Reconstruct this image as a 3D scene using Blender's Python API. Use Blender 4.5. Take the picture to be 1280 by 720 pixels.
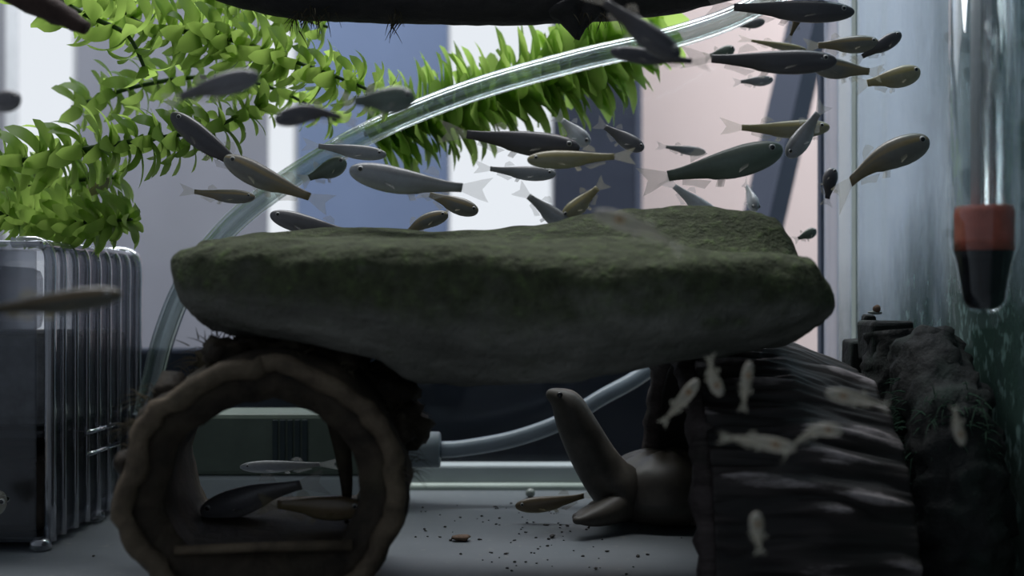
import bpy, bmesh, math, random
from mathutils import Vector, Matrix, noise

# ------------------------------------------------------------------ camera, light, exposure
for o in list(bpy.data.objects): bpy.data.objects.remove(o)
S = bpy.context.scene
C = S.collection
F = 1372.0            # focal length in pixels of the 1280x720 frame
CAMZ, HORY = 0.084, 375.0
random.seed(7)

cam_d = bpy.data.cameras.new('camera')
cam = bpy.data.objects.new('camera', cam_d); C.objects.link(cam)
cam.location = (0, 0, CAMZ); cam.rotation_euler = (math.pi/2, 0, 0)
cam_d.sensor_width = 36; cam_d.lens = 36*F/1280
cam_d.shift_y = (HORY-360)/1280
cam_d.clip_start = 0.01; cam_d.clip_end = 20
cam_d.dof.use_dof = True; cam_d.dof.focus_distance = 0.375
cam_d.dof.aperture_fstop = 11
S.camera = cam

S.view_settings.view_transform = 'Standard'; S.view_settings.look = 'None'
S.view_settings.exposure = 0.0; S.view_settings.gamma = 1.0
S.view_settings.use_curve_mapping = False

W = bpy.data.worlds.new('room_ambient'); S.world = W; W.use_nodes = True
W.node_tree.nodes['Background'].inputs[0].default_value = (0.78, 0.86, 1.0, 1)
W.node_tree.nodes['Background'].inputs[1].default_value = 0.27

def area(name, loc, target, sx, sy, power, col):
    l = bpy.data.lights.new(name, 'AREA'); l.shape = 'RECTANGLE'; l.size = sx; l.size_y = sy
    l.energy = power; l.color = col
    o = bpy.data.objects.new(name, l); C.objects.link(o); o.location = loc
    o.rotation_euler = (Vector(target)-Vector(loc)).to_track_quat('-Z', 'Y').to_euler()
    return o
# daylight of the room: falls on the far wall behind the tank, and some comes down into the tank from above and behind
area('daylight_on_far_wall', (-0.1, 0.75, 1.5), (0, 1.55, 0.25), 1.6, 0.6, 46, (0.95, 0.97, 1.0))
area('daylight_over_tank', (-0.25, 0.95, 0.85), (-0.02, 0.36, 0.05), 0.8, 0.5, 1.1, (0.95, 0.97, 1.0))

def P(px, py, d):
    return Vector(((px-640)/F*d, d, CAMZ-(py-HORY)/F*d))

# ------------------------------------------------------------------ helpers
def mesh_obj(name, verts, faces, mat=None, parent=None, smooth=True, attrs=None, link=True):
    me = bpy.data.meshes.new(name)
    me.from_pydata([tuple(v) for v in verts], [], faces); me.update()
    if smooth: me.polygons.foreach_set('use_smooth', [True]*len(me.polygons))
    if attrs:
        for k, vals in attrs.items():
            a = me.attributes.new(k, 'FLOAT', 'POINT'); a.data.foreach_set('value', vals)
    mats = mat if isinstance(mat, (list, tuple)) else [mat]
    for m in mats:
        if m: me.materials.append(m)
    o = bpy.data.objects.new(name, me); C.objects.link(o)
    if parent: o.parent = parent
    return o

def tag(o, label=None, cat=None, group=None, kind=None):
    if label: o['label'] = label
    if cat: o['category'] = cat
    if group: o['group'] = group
    if kind: o['kind'] = kind
    return o

def empty(name, loc, label=None, cat=None, group=None):
    o = bpy.data.objects.new(name, None); C.objects.link(o); o.location = loc
    o.empty_display_size = 0.005
    return tag(o, label, cat, group)

def shift(verts, loc):
    return [Vector(v)-Vector(loc) for v in verts]

def box_geo(x0, x1, y0, y1, z0, z1):
    v = [(x0,y0,z0),(x1,y0,z0),(x1,y1,z0),(x0,y1,z0),(x0,y0,z1),(x1,y0,z1),(x1,y1,z1),(x0,y1,z1)]
    f = [(0,3,2,1),(4,5,6,7),(0,1,5,4),(1,2,6,5),(2,3,7,6),(3,0,4,7)]
    return v, f

def bevel_box(name, x0, x1, y0, y1, z0, z1, r, mat, parent=None, seg=2):
    bm = bmesh.new(); v, f = box_geo(x0, x1, y0, y1, z0, z1)
    vs = [bm.verts.new(p) for p in v]
    for q in f: bm.faces.new([vs[i] for i in q])
    if r > 0: bmesh.ops.bevel(bm, geom=bm.edges[:], offset=r, segments=seg, affect='EDGES', profile=0.5)
    bmesh.ops.recalc_face_normals(bm, faces=bm.faces[:])
    me = bpy.data.meshes.new(name); bm.to_mesh(me); bm.free()
    if mat: me.materials.append(mat)
    o = bpy.data.objects.new(name, me); C.objects.link(o)
    if parent: o.parent = parent
    return o

def catmull(pts, n):
    pts = [Vector(p) for p in pts]; out = []
    q = [2*pts[0]-pts[1]]+pts+[2*pts[-1]-pts[-2]]
    segs = len(pts)-1
    for k in range(n+1):
        u = k/n*segs; i = min(int(u), segs-1); t = u-i
        a, b, c, d = q[i], q[i+1], q[i+2], q[i+3]
        out.append(0.5*((2*b)+(c-a)*t+(2*a-5*b+4*c-d)*t*t+(3*b-a-3*c+d)*t**3))
    return out

def lerp_list(vals, u):
    x = u*(len(vals)-1); i = min(int(x), len(vals)-2); t = x-i
    return vals[i]*(1-t)+vals[i+1]*t

def frames(path):
    fr = []; up = None
    for i, p in enumerate(path):
        a = path[max(i-1, 0)]; b = path[min(i+1, len(path)-1)]
        T = (b-a).normalized()
        if up is None:
            up = Vector((0, 0, 1)) if abs(T.z) < 0.9 else Vector((0, 1, 0))
        N = (up-T*up.dot(T)).normalized(); up = N
        fr.append((T, N, T.cross(N)))
    return fr

def tube_geo(path, radii, seg=12, cap=True, rough=0.0, rscale=60.0, flat=1.0):
    fr = frames(path); v = []; f = []
    for i, p in enumerate(path):
        r = lerp_list(radii, i/(len(path)-1)); T, N, B = fr[i]
        for k in range(seg):
            a = 2*math.pi*k/seg
            d = N*math.cos(a)*flat+B*math.sin(a)
            q = p+d*r
            if rough: q = p+d*r*(1+rough*noise.noise(q*rscale)+rough*0.5*noise.noise(q*rscale*2.7))
            v.append(q)
    n = len(path)
    for i in range(n-1):
        for k in range(seg):
            k2 = (k+1) % seg
            f.append((i*seg+k, i*seg+k2, (i+1)*seg+k2, (i+1)*seg+k))
    if cap:
        f.append(tuple(range(seg))[::-1]); f.append(tuple((n-1)*seg+k for k in range(seg)))
    return v, f

def pipe_wall_geo(path, ro, ri, seg=20):
    v1, f1 = tube_geo(path, [ro, ro], seg, cap=False)
    v2, f2 = tube_geo(path, [ri, ri], seg, cap=False)
    n = len(v1); f = f1+[tuple(n+i for i in q[::-1]) for q in f2]
    L = (len(path)-1)*seg
    for k in range(seg):
        k2 = (k+1) % seg
        f.append((k2, k, n+k, n+k2)); f.append((L+k, L+k2, n+L+k2, n+L+k))
    return v1+v2, f

def lathe_geo(prof, seg=24, center=(0, 0, 0)):
    v = []; f = []; c = Vector(center)
    for r, z in prof:
        for k in range(seg):
            a = 2*math.pi*k/seg
            v.append(c+Vector((r*math.cos(a), r*math.sin(a), z)))
    for i in range(len(prof)-1):
        for k in range(seg):
            k2 = (k+1) % seg
            f.append((i*seg+k, i*seg+k2, (i+1)*seg+k2, (i+1)*seg+k))
    f.append(tuple(range(seg))[::-1]); f.append(tuple((len(prof)-1)*seg+k for k in range(seg)))
    return v, f

# ------------------------------------------------------------------ materials
class NT:
    def __init__(s, name):
        s.m = bpy.data.materials.new(name); s.m.use_nodes = True
        s.t = s.m.node_tree; s.t.nodes.clear()
        s.out = s.n('ShaderNodeOutputMaterial')
    def n(s, typ, **kw):
        x = s.t.nodes.new(typ)
        for k, val in kw.items():
            if k.startswith('i_'):
                key = k[2:].replace('_', ' ')
                x.inputs[key].default_value = val
            else: setattr(x, k, val)
        return x
    def l(s, a, b): s.t.links.new(a, b)
    def ramp(s, fac, stops, interp='LINEAR'):
        r = s.n('ShaderNodeValToRGB'); r.color_ramp.interpolation = interp
        e = r.color_ramp.elements
        while len(e) < len(stops): e.new(0.5)
        for i, (p, c) in enumerate(stops):
            e[i].position = p; e[i].color = (*c, 1) if len(c) == 3 else c
        s.l(fac, r.inputs[0]); return r.outputs[0]
    def mix(s, fac, a, b, blend='MIX'):
        m = s.n('ShaderNodeMix', data_type='RGBA', blend_type=blend)
        for sock, val in ((m.inputs[0], fac), (m.inputs[6], a), (m.inputs[7], b)):
            if hasattr(val, 'links'): s.l(val, sock)
            else: sock.default_value = val if not isinstance(val, tuple) or len(val) == 4 else (*val, 1)
        return m.outputs[2]
    def noise(s, scale, detail=4, rough=0.6, coord=None, mapping=None, dist=0.0):
        tc = s.n('ShaderNodeTexCoord'); src = tc.outputs[coord or 'Object']
        if mapping:
            mp = s.n('ShaderNodeMapping'); mp.inputs['Scale'].default_value = mapping
            s.l(src, mp.inputs[0]); src = mp.outputs[0]
        x = s.n('ShaderNodeTexNoise', i_Scale=scale, i_Detail=detail, i_Roughness=rough, i_Distortion=dist)
        s.l(src, x.inputs['Vector']); return x.outputs['Fac']
    def principled(s, color, rough=0.6, spec=0.3, **kw):
        b = s.n('ShaderNodeBsdfPrincipled')
        if hasattr(color, 'links'): s.l(color, b.inputs['Base Color'])
        else: b.inputs['Base Color'].default_value = (*color, 1)
        if hasattr(rough, 'links'): s.l(rough, b.inputs['Roughness'])
        else: b.inputs['Roughness'].default_value = rough
        b.inputs['Specular IOR Level'].default_value = spec
        for k, val in kw.items(): b.inputs[k.replace('_', ' ')].default_value = val
        return b
    def bump(s, h, b, strength=0.4, dist=0.001):
        x = s.n('ShaderNodeBump'); x.inputs['Strength'].default_value = strength; x.inputs['Distance'].default_value = dist
        s.l(h, x.inputs['Height']); s.l(x.outputs[0], b.inputs['Normal'])
    def mixsh(s, fac, a, b):
        m = s.n('ShaderNodeMixShader')
        if hasattr(fac, 'links'): s.l(fac, m.inputs[0])
        else: m.inputs[0].default_value = fac
        s.l(a.outputs[0], m.inputs[1]); s.l(b.outputs[0], m.inputs[2]); return m
    def done(s, sh):
        s.l(sh.outputs[0], s.out.inputs[0]); return s.m

def mat_plain(name, col, rough=0.6, spec=0.3, var=0.25, scale=40, **kw):
    t = NT(name); n = t.noise(scale)
    c = t.ramp(n, [(0.3, tuple(x*(1-var) for x in col)), (0.7, tuple(min(1, x*(1+var)) for x in col))])
    b = t.principled(c, rough, spec, **kw); return t.done(b)

def mat_clear(name, tint, gloss=0.12, rough=0.05, edge=0.6, edge_col=(0.8, 0.85, 0.9), blend=0.35):
    """thin clear plastic or glass: see-through face on, more reflective towards the rim"""
    t = NT(name)
    tr = t.n('ShaderNodeBsdfTransparent'); tr.inputs[0].default_value = (*tint, 1)
    gl = t.n('ShaderNodeBsdfGlossy'); gl.inputs['Color'].default_value = (*edge_col, 1); gl.inputs['Roughness'].default_value = rough
    lw = t.n('ShaderNodeLayerWeight'); lw.inputs[0].default_value = blend
    mr = t.n('ShaderNodeMapRange'); mr.inputs['To Min'].default_value = gloss; mr.inputs['To Max'].default_value = edge
    t.l(lw.outputs['Facing'], mr.inputs['Value'])
    return t.done(t.mixsh(mr.outputs[0], tr, gl))

M = {}
# tank floor: pale sheet with faint dirt
t = NT('tank_floor'); n1 = t.noise(14, 6); n2 = t.noise(220, 3)
c = t.mix(t.ramp(n2, [(0.62, (0, 0, 0)), (0.75, (0.35, 0.35, 0.35))]), t.ramp(n1, [(0.3, (0.095, 0.107, 0.117)), (0.7, (0.135, 0.147, 0.157))]), (0.25, 0.24, 0.2))
M['floor'] = t.done(t.principled(c, 0.55, 0.25))
M['strip'] = mat_plain('white_strip', (0.42, 0.455, 0.465), 0.4, 0.4, 0.08, 30)
M['sil'] = mat_plain('silicone_bead', (0.42, 0.47, 0.42), 0.4, 0.4, 0.1, 60)
M['backglass'] = mat_clear('back_glass', (0.96, 0.98, 0.98), 0.01, 0.03, 0.12)
# right pane: glass with a bluish film, green algae towards the front and bottom
t = NT('side_glass'); tc = t.n('ShaderNodeTexCoord'); sp = t.n('ShaderNodeSeparateXYZ'); t.l(tc.outputs['Object'], sp.inputs[0])
na = t.noise(38, 6, 0.7, mapping=(1, 1, 0.35)); nb = t.noise(300, 2, 0.5, mapping=(1, 1, 0.6))
my = t.n('ShaderNodeMapRange'); t.l(sp.outputs['Y'], my.inputs[0]); my.inputs[1].default_value = 0.455; my.inputs[2].default_value = 0.35
mz = t.n('ShaderNodeMapRange'); t.l(sp.outputs['Z'], mz.inputs[0]); mz.inputs[1].default_value = 0.125; mz.inputs[2].default_value = 0.06
ad = t.n('ShaderNodeMath', operation='ADD'); t.l(my.outputs[0], ad.inputs[0]); t.l(mz.outputs[0], ad.inputs[1])
mu = t.n('ShaderNodeMath', operation='MULTIPLY'); t.l(ad.outputs[0], mu.inputs[0]); t.l(na, mu.inputs[1])
alg = t.ramp(mu.outputs[0], [(0.15, (0, 0, 0)), (0.85, (0.9, 0.9, 0.9))])
film = t.n('ShaderNodeBsdfDiffuse'); ccol = t.mix(t.ramp(nb, [(0.55, (0, 0, 0)), (0.7, (1, 1, 1))]), (0.035, 0.065, 0.052), (0.15, 0.24, 0.22)); t.l(ccol, film.inputs[0])
tr = t.n('ShaderNodeBsdfTransparent'); tr.inputs[0].default_value = (0.72, 0.84, 0.88, 1)
gl = t.n('ShaderNodeBsdfGlossy'); gl.inputs['Color'].default_value = (0.75, 0.86, 0.9, 1); gl.inputs['Roughness'].default_value = 0.06
M['sideglass'] = t.done(t.mixsh(alg, t.mixsh(0.25, tr, gl), film))
t = NT('glass_edge'); d_ = t.principled(t.ramp(t.noise(300, 2, mapping=(1, 1, 0.02)), [(0.4, (0.5, 0.52, 0.62)), (0.6, (0.8, 0.8, 0.88))]), 0.4, 0.4)
tl = t.n('ShaderNodeBsdfTranslucent'); tl.inputs[0].default_value = (0.85, 0.86, 0.95, 1); tr = t.n('ShaderNodeBsdfTransparent')
M['cornerglass'] = t.done(t.mixsh(0.4, t.mixsh(0.5, d_, tl), tr))

# slab: mossy stone
t = NT('mossy_stone')
geo = t.n('ShaderNodeNewGeometry'); sp = t.n('ShaderNodeSeparateXYZ'); t.l(geo.outputs['Normal'], sp.inputs[0])
nf = t.noise(55, 8, 0.7); ns = t.noise(26, 6, 0.65, mapping=(0.35, 1, 1.8), dist=0.6); nd = t.noise(260, 4, 0.7)
stone = t.ramp(ns, [(0.3, (0.06, 0.058, 0.05)), (0.5, (0.13, 0.128, 0.112)), (0.72, (0.22, 0.215, 0.19))])
moss = t.ramp(nd, [(0.3, (0.026, 0.03, 0.016)), (0.55, (0.05, 0.06, 0.03)), (0.78, (0.088, 0.128, 0.045))])
mr = t.n('ShaderNodeMapRange'); mr.inputs[1].default_value = -0.6; mr.inputs[2].default_value = 1.0; t.l(sp.outputs['Z'], mr.inputs[0])
am = t.n('ShaderNodeMath', operation='MULTIPLY_ADD'); t.l(nf, am.inputs[0]); am.inputs[1].default_value = 1.1; t.l(mr.outputs[0], am.inputs[2])
mf = t.ramp(am.outputs[0], [(0.55, (0, 0, 0)), (0.98, (0.95, 0.95, 0.95))])
b = t.principled(t.mix(mf, stone, moss), 0.85, 0.15)
hh = t.n('ShaderNodeMath', operation='ADD'); t.l(nd, hh.inputs[0]); t.l(ns, hh.inputs[1])
t.bump(hh.outputs[0], b, 1.0, 0.002); M['stone'] = t.done(b)

def mat_bark(name, dark, light, green, scale=(0.5, 1, 1), s=60, gf=0.25):
    t = NT(name); a = t.noise(s, 7, 0.7, mapping=scale, dist=0.4); g = t.noise(70, 4); fz = t.noise(400, 3)
    c = t.ramp(a, [(0.35, dark), (0.55, tuple((x+y)/2 for x, y in zip(dark, light))), (0.75, light)])
    c = t.mix(t.ramp(g, [(0.5, (0, 0, 0)), (0.75, (gf, gf, gf))]), c, green)
    b = t.principled(c, 0.75, 0.25)
    hh = t.n('ShaderNodeMath', operation='ADD'); t.l(a, hh.inputs[0]); t.l(fz, hh.inputs[1])
    t.bump(hh.outputs[0], b, 0.6, 0.001); return t.done(b)
M['cork'] = mat_bark('cork_bark', (0.014, 0.0105, 0.007), (0.062, 0.046, 0.031), (0.06, 0.06, 0.03), (1, 1, 1), 70)
M['corkrim'] = mat_bark('cork_rim', (0.05, 0.037, 0.025), (0.17, 0.13, 0.088), (0.07, 0.07, 0.04), (1, 1, 1), 80, 0.2)
M['bark'] = mat_bark('resin_bark', (0.016, 0.012, 0.011), (0.1, 0.08, 0.08), (0.03, 0.045, 0.025), (0.25, 1, 1.6), 80)
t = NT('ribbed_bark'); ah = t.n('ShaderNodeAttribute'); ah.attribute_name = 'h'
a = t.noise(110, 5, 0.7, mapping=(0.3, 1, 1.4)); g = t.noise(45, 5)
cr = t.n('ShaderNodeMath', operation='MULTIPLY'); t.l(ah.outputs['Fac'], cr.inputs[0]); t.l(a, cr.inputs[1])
c = t.ramp(cr.outputs[0], [(0.1, (0.01, 0.008, 0.008)), (0.36, (0.03, 0.023, 0.022)), (0.54, (0.32, 0.28, 0.28))])  # pale stop paints highlight streaks along the ridge crests
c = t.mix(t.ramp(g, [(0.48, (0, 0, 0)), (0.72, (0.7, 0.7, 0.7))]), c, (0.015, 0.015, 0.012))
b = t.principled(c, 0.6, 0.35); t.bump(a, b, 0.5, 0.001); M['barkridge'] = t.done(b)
M['stump'] = mat_bark('stump_bark', (0.007, 0.0085, 0.009), (0.026, 0.027, 0.025), (0.017, 0.038, 0.026), (1, 1, 0.6), 60, 0.5)
M['drift'] = mat_bark('driftwood', (0.012, 0.012, 0.014), (0.05, 0.045, 0.045), (0.03, 0.035, 0.02), (0.4, 1, 1), 60)
M['twig'] = mat_bark('twig_bark', (0.03, 0.018, 0.015), (0.08, 0.05, 0.04), (0.03, 0.03, 0.02), (1, 1, 1), 90)
M['fuzz'] = mat_plain('brown_algae', (0.06, 0.05, 0.032), 0.9, 0.1)
M['turtle'] = mat_plain('turtle_skin', (0.058, 0.051, 0.042), 0.5, 0.35, 0.4, 130)
M['shell'] = mat_plain('turtle_shell', (0.042, 0.036, 0.029), 0.45, 0.4, 0.45, 90)
M['crumb'] = mat_plain('dark_crumb', (0.03, 0.028, 0.025), 0.8, 0.2)
M['pellet'] = mat_plain('brown_pellet', (0.13, 0.085, 0.06), 0.8, 0.2, 0.4, 500)
M['bead'] = mat_plain('bead_shell', (0.2, 0.22, 0.2), 0.3, 0.5)
M['filter'] = mat_plain('filter_body', (0.1, 0.125, 0.1), 0.5, 0.3, 0.15, 60)
M['filterdark'] = mat_plain('filter_grille', (0.03, 0.045, 0.05), 0.5, 0.3)
M['conn'] = mat_plain('grey_connector', (0.2, 0.23, 0.25), 0.45, 0.4, 0.1)
M['greyhose'] = mat_plain('grey_hose', (0.24, 0.28, 0.32), 0.3, 0.6, 0.1)
M['eye'] = mat_plain('fish_pupil', (0.008, 0.008, 0.01), 0.15, 0.6, 0.1)
M['iris'] = mat_plain('fish_iris', (0.33, 0.33, 0.32), 0.35, 0.4, 0.15)
# clear hose / tube / box plastics
M['hose'] = mat_clear('clear_hose', (0.86, 0.9, 0.89), 0.12, 0.08, 0.75, (0.9, 0.93, 0.95), 0.45)
M['tube'] = mat_clear('tube_glass', (0.95, 0.97, 0.97), 0.05, 0.04, 0.6, (0.9, 0.93, 0.95), 0.3)
M['boxclear'] = mat_clear('clear_plastic', (0.7, 0.71, 0.73), 0.06, 0.2, 0.4, (0.6, 0.62, 0.66), 0.3)
M['boxrib'] = mat_clear('clear_plastic_rib', (0.62, 0.63, 0.65), 0.18, 0.12, 0.75, (0.95, 0.96, 1.0), 0.4)
M['wool'] = mat_plain('filter_wool', (0.2, 0.2, 0.2), 0.95, 0.05, 0.35, 150)
M['murk'] = mat_plain('dark_sludge', (0.04, 0.032, 0.026), 0.9, 0.1, 0.5, 90)
# red over black plug
M['plugred'] = mat_plain('red_plug', (0.36, 0.085, 0.055), 0.7, 0.3, 0.3, 160)
M['plugblack'] = mat_plain('black_plug', (0.008, 0.008, 0.012), 0.7, 0.1, 0.2, 100)
M['streak'] = mat_plain('glass_streak', (0.5, 0.5, 0.5), 0.3, 0.6, 0.1, 60)  # pale colour for the bright streaks inside the glass tube

def mat_leaf(name, a, b_, trans):
    t = NT(name); n = t.noise(120, 3); oi = t.n('ShaderNodeObjectInfo')
    v = t.mix(oi.outputs['Random'], a, b_)
    v2 = t.mix(n, v, tuple(x*0.7 for x in a))
    d = t.principled(v2, 0.45, 0.4)
    tl = t.n('ShaderNodeBsdfTranslucent'); t.l(t.mix(0.5, v, trans), tl.inputs[0])
    return t.done(t.mixsh(0.7, d, tl))
M['leaf'] = mat_leaf('waterweed_leaf', (0.12, 0.23, 0.04), (0.22, 0.35, 0.07), (0.65, 0.88, 0.2))
M['leafdark'] = mat_leaf('waterweed_leaf_dark', (0.12, 0.23, 0.04), (0.24, 0.35, 0.075), (0.62, 0.85, 0.2))
M['leaffine'] = mat_leaf('plume_leaf', (0.22, 0.38, 0.08), (0.36, 0.5, 0.12), (0.7, 0.95, 0.24))
M['stem'] = mat_plain('plant_stem', (0.045, 0.085, 0.025), 0.6, 0.2)

# background
M['roomwall'] = mat_plain('room_wall', (0.3, 0.3, 0.33), 0.9, 0.1, 0.04, 3)
M['curtgrey'] = mat_plain('grey_curtain', (0.22, 0.22, 0.255), 0.9, 0.1, 0.06, 6)
M['curtblue'] = mat_plain('blue_curtain', (0.15, 0.19, 0.3), 0.9, 0.1, 0.06, 6)
M['beige'] = mat_plain('beige_panel', (0.86, 0.68, 0.65), 0.8, 0.2, 0.03, 4)
M['navy'] = mat_plain('navy_panel', (0.03, 0.035, 0.055), 0.7, 0.2, 0.08, 5)
M['leanbar'] = mat_plain('slate_bar', (0.075, 0.085, 0.125), 0.6, 0.3, 0.06, 8)
M['darkboard'] = mat_plain('dark_board', (0.02, 0.024, 0.036), 0.8, 0.1, 0.2, 20)
M['rightwall'] = mat_plain('blue_grey_wall', (0.32, 0.4, 0.44), 0.9, 0.1, 0.05, 4)
M['table'] = mat_plain('table_wood', (0.2, 0.17, 0.14), 0.6, 0.3)
M['frame'] = mat_plain('window_frame', (0.6, 0.6, 0.62), 0.5, 0.3, 0.05)
t = NT('window_daylight'); e = t.n('ShaderNodeEmission'); e.inputs[0].default_value = (0.93, 0.94, 1.0, 1); e.inputs[1].default_value = 0.95
M['daylight'] = t.done(e)

# fish skins
def mat_fish(name, back, side, belly, rear, pale=0.0, clear=0.0, organ=False, stripe=None):
    t = NT(name)
    av = t.n('ShaderNodeAttribute'); av.attribute_name = 'v'
    at = t.n('ShaderNodeAttribute'); at.attribute_name = 't'
    mv = t.n('ShaderNodeMapRange'); t.l(av.outputs['Fac'], mv.inputs[0]); mv.inputs[1].default_value = -1; mv.inputs[2].default_value = 1
    stops = [(0.05, belly), (0.3, side), (0.62, side), (0.78, back)]
    if stripe: stops = [(0.05, belly), (0.28, side), (0.58, side), (0.66, stripe), (0.74, stripe), (0.82, back)]
    c = t.ramp(mv.outputs[0], stops)
    rt = t.ramp(at.outputs['Fac'], [(0.5, (0, 0, 0)), (0.72, (0.75, 0.75, 0.75))])
    lowmask = t.ramp(mv.outputs[0], [(0.45, (1, 1, 1)), (0.7, (0.25, 0.25, 0.25))])
    rm = t.mix(1.0, rt, lowmask, 'MULTIPLY')
    c = t.mix(rm, c, rear)
    sc = t.noise(600, 2, coord='Object')
    c = t.mix(0.35, c, t.mix(sc, tuple(x*0.5 for x in side), tuple(min(1, x*1.6) for x in side)))
    if organ:
        om = t.ramp(at.outputs['Fac'], [(0.24, (0, 0, 0)), (0.31, (1, 1, 1)), (0.36, (1, 1, 1)), (0.44, (0, 0, 0))])
        om = t.mix(1.0, om, t.ramp(mv.outputs[0], [(0.2, (0, 0, 0)), (0.42, (0.8, 0.8, 0.8)), (0.62, (0.8, 0.8, 0.8)), (0.8, (0, 0, 0))]), 'MULTIPLY')
        c = t.mix(om, c, (0.26, 0.11, 0.015))
    b = t.principled(c, 0.35, 0.5)
    tl = t.n('ShaderNodeBsdfTranslucent'); t.l(c, tl.inputs[0])
    fac = t.n('ShaderNodeMath', operation='MULTIPLY_ADD'); t.l(rm, fac.inputs[0]); fac.inputs[1].default_value = 0.45; fac.inputs[2].default_value = pale
    sh = t.mixsh(fac.outputs[0], b, tl)
    if clear: sh = t.mixsh(clear, sh, t.n('ShaderNodeBsdfTransparent'))
    return t.done(sh)
def mat_fin(name, col, alpha):
    t = NT(name)
    d = t.n('ShaderNodeBsdfTranslucent'); d.inputs[0].default_value = (*col, 1)
    p = t.principled(col, 0.5, 0.3); m1 = t.mixsh(0.5, p, d)
    tr = t.n('ShaderNodeBsdfTransparent')
    return t.done(t.mixsh(alpha, tr, m1))
KIND = {}
def kind(k, *a, fin=(0.5, 0.5, 0.48), alpha=0.36, **kw):
    KIND[k] = (mat_fish('fish_'+k, *a, **kw), mat_fin('fin_'+k, fin, alpha))
kind('silver', (0.08, 0.08, 0.075), (0.26, 0.27, 0.29), (0.5, 0.5, 0.5), (0.36, 0.35, 0.32))
kind('white', (0.2, 0.21, 0.22), (0.5, 0.52, 0.55), (0.7, 0.7, 0.7), (0.55, 0.55, 0.52), fin=(0.6, 0.6, 0.6))
kind('gold', (0.1, 0.085, 0.05), (0.15, 0.145, 0.13), (0.32, 0.3, 0.25), (0.42, 0.33, 0.17), stripe=(0.3, 0.21, 0.07), fin=(0.6, 0.55, 0.4))
kind('yellow', (0.2, 0.17, 0.08), (0.26, 0.24, 0.16), (0.42, 0.4, 0.3), (0.5, 0.42, 0.2), stripe=(0.4, 0.32, 0.1), fin=(0.6, 0.55, 0.4))
kind('dark', (0.028, 0.026, 0.03), (0.055, 0.052, 0.06), (0.15, 0.14, 0.14), (0.12, 0.1, 0.09), fin=(0.4, 0.37, 0.32))
kind('grey', (0.07, 0.068, 0.072), (0.13, 0.125, 0.135), (0.28, 0.27, 0.27), (0.2, 0.19, 0.17), fin=(0.45, 0.43, 0.4))
kind('green', (0.05, 0.065, 0.045), (0.1, 0.13, 0.105), (0.24, 0.27, 0.24), (0.15, 0.17, 0.13), fin=(0.5, 0.48, 0.42), alpha=0.45)
kind('pale', (0.24, 0.23, 0.19), (0.34, 0.33, 0.28), (0.45, 0.43, 0.38), (0.3, 0.29, 0.24), pale=0.25, clear=0.45, organ=True, fin=(0.45, 0.45, 0.38))
kind('amber', (0.04, 0.03, 0.014), (0.045, 0.042, 0.028), (0.09, 0.09, 0.07), (0.08, 0.06, 0.03), stripe=(0.17, 0.09, 0.02), fin=(0.3, 0.25, 0.12))
kind('brown', (0.07, 0.05, 0.03), (0.13, 0.095, 0.055), (0.24, 0.2, 0.12), (0.22, 0.18, 0.09), fin=(0.3, 0.25, 0.12))

# ------------------------------------------------------------------ the setting: tank and the room behind it
XR, YB = 0.148, 0.5
def struct(name, o, label=None):
    o.name = name; o['kind'] = 'structure'
    if label: o['label'] = label
    return o
struct('floor', bevel_box('floor', -0.32, XR, -0.04, YB, -0.006, 0.0, 0, M['floor']), 'pale grey tank bottom scattered with crumbs')
struct('wall_back', bevel_box('wall_back', -0.32, XR+0.006, YB, YB+0.006, -0.006, 0.36, 0, M['backglass']), 'clear rear glass of the tank')
struct('wall_right', bevel_box('wall_right', XR, XR+0.006, -0.04, YB, -0.006, 0.36, 0, M['sideglass']), 'bluish side glass of the tank with green algae film')
struct('wall_left', bevel_box('wall_left', -0.326, -0.32, -0.04, YB+0.006, -0.006, 0.36, 0, M['backglass']), 'clear side glass of the tank beyond the plastic box')
struct('wall_front', bevel_box('wall_front', -0.326, XR+0.006, -0.046, -0.04, -0.006, 0.36, 0, M['backglass']), 'clear front glass of the tank')
struct('baseboard_back', bevel_box('baseboard_back', -0.318, XR-0.001, 0.4885, YB-0.0003, 0.0, 0.0105, 0.0012, M['strip']), 'white strip along the foot of the rear glass')
v, f = tube_geo([Vector((-0.318, 0.4865, 0.0008)), Vector((XR-0.002, 0.4865, 0.0008))], [0.0022, 0.0022], 10)
struct('trim_1', mesh_obj('trim_1', v, f, M['sil']), 'pale sealing bead on the tank floor')
# silicone and polished glass edge in the back right corner
struct('trim_2', bevel_box('trim_2', XR-0.0062, XR-0.0001, YB-0.004, YB-0.0002, 0.011, 0.36, 0.0012, M['cornerglass']), 'pale sealing bead in the upright corner of the tank')
struct('trim_3', bevel_box('trim_3', XR-0.0008, XR-0.0001, YB-0.03, YB-0.024, 0.011, 0.36, 0.0002, M['sil']), 'thin pale line up the side glass')
struct('trim_4', bevel_box('trim_4', 0.1424, 0.1446, YB+0.0064, YB+0.012, -0.006, 0.192, 0.0003, M['leanbar']), 'thin dark upright strip behind the rear glass')

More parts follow.
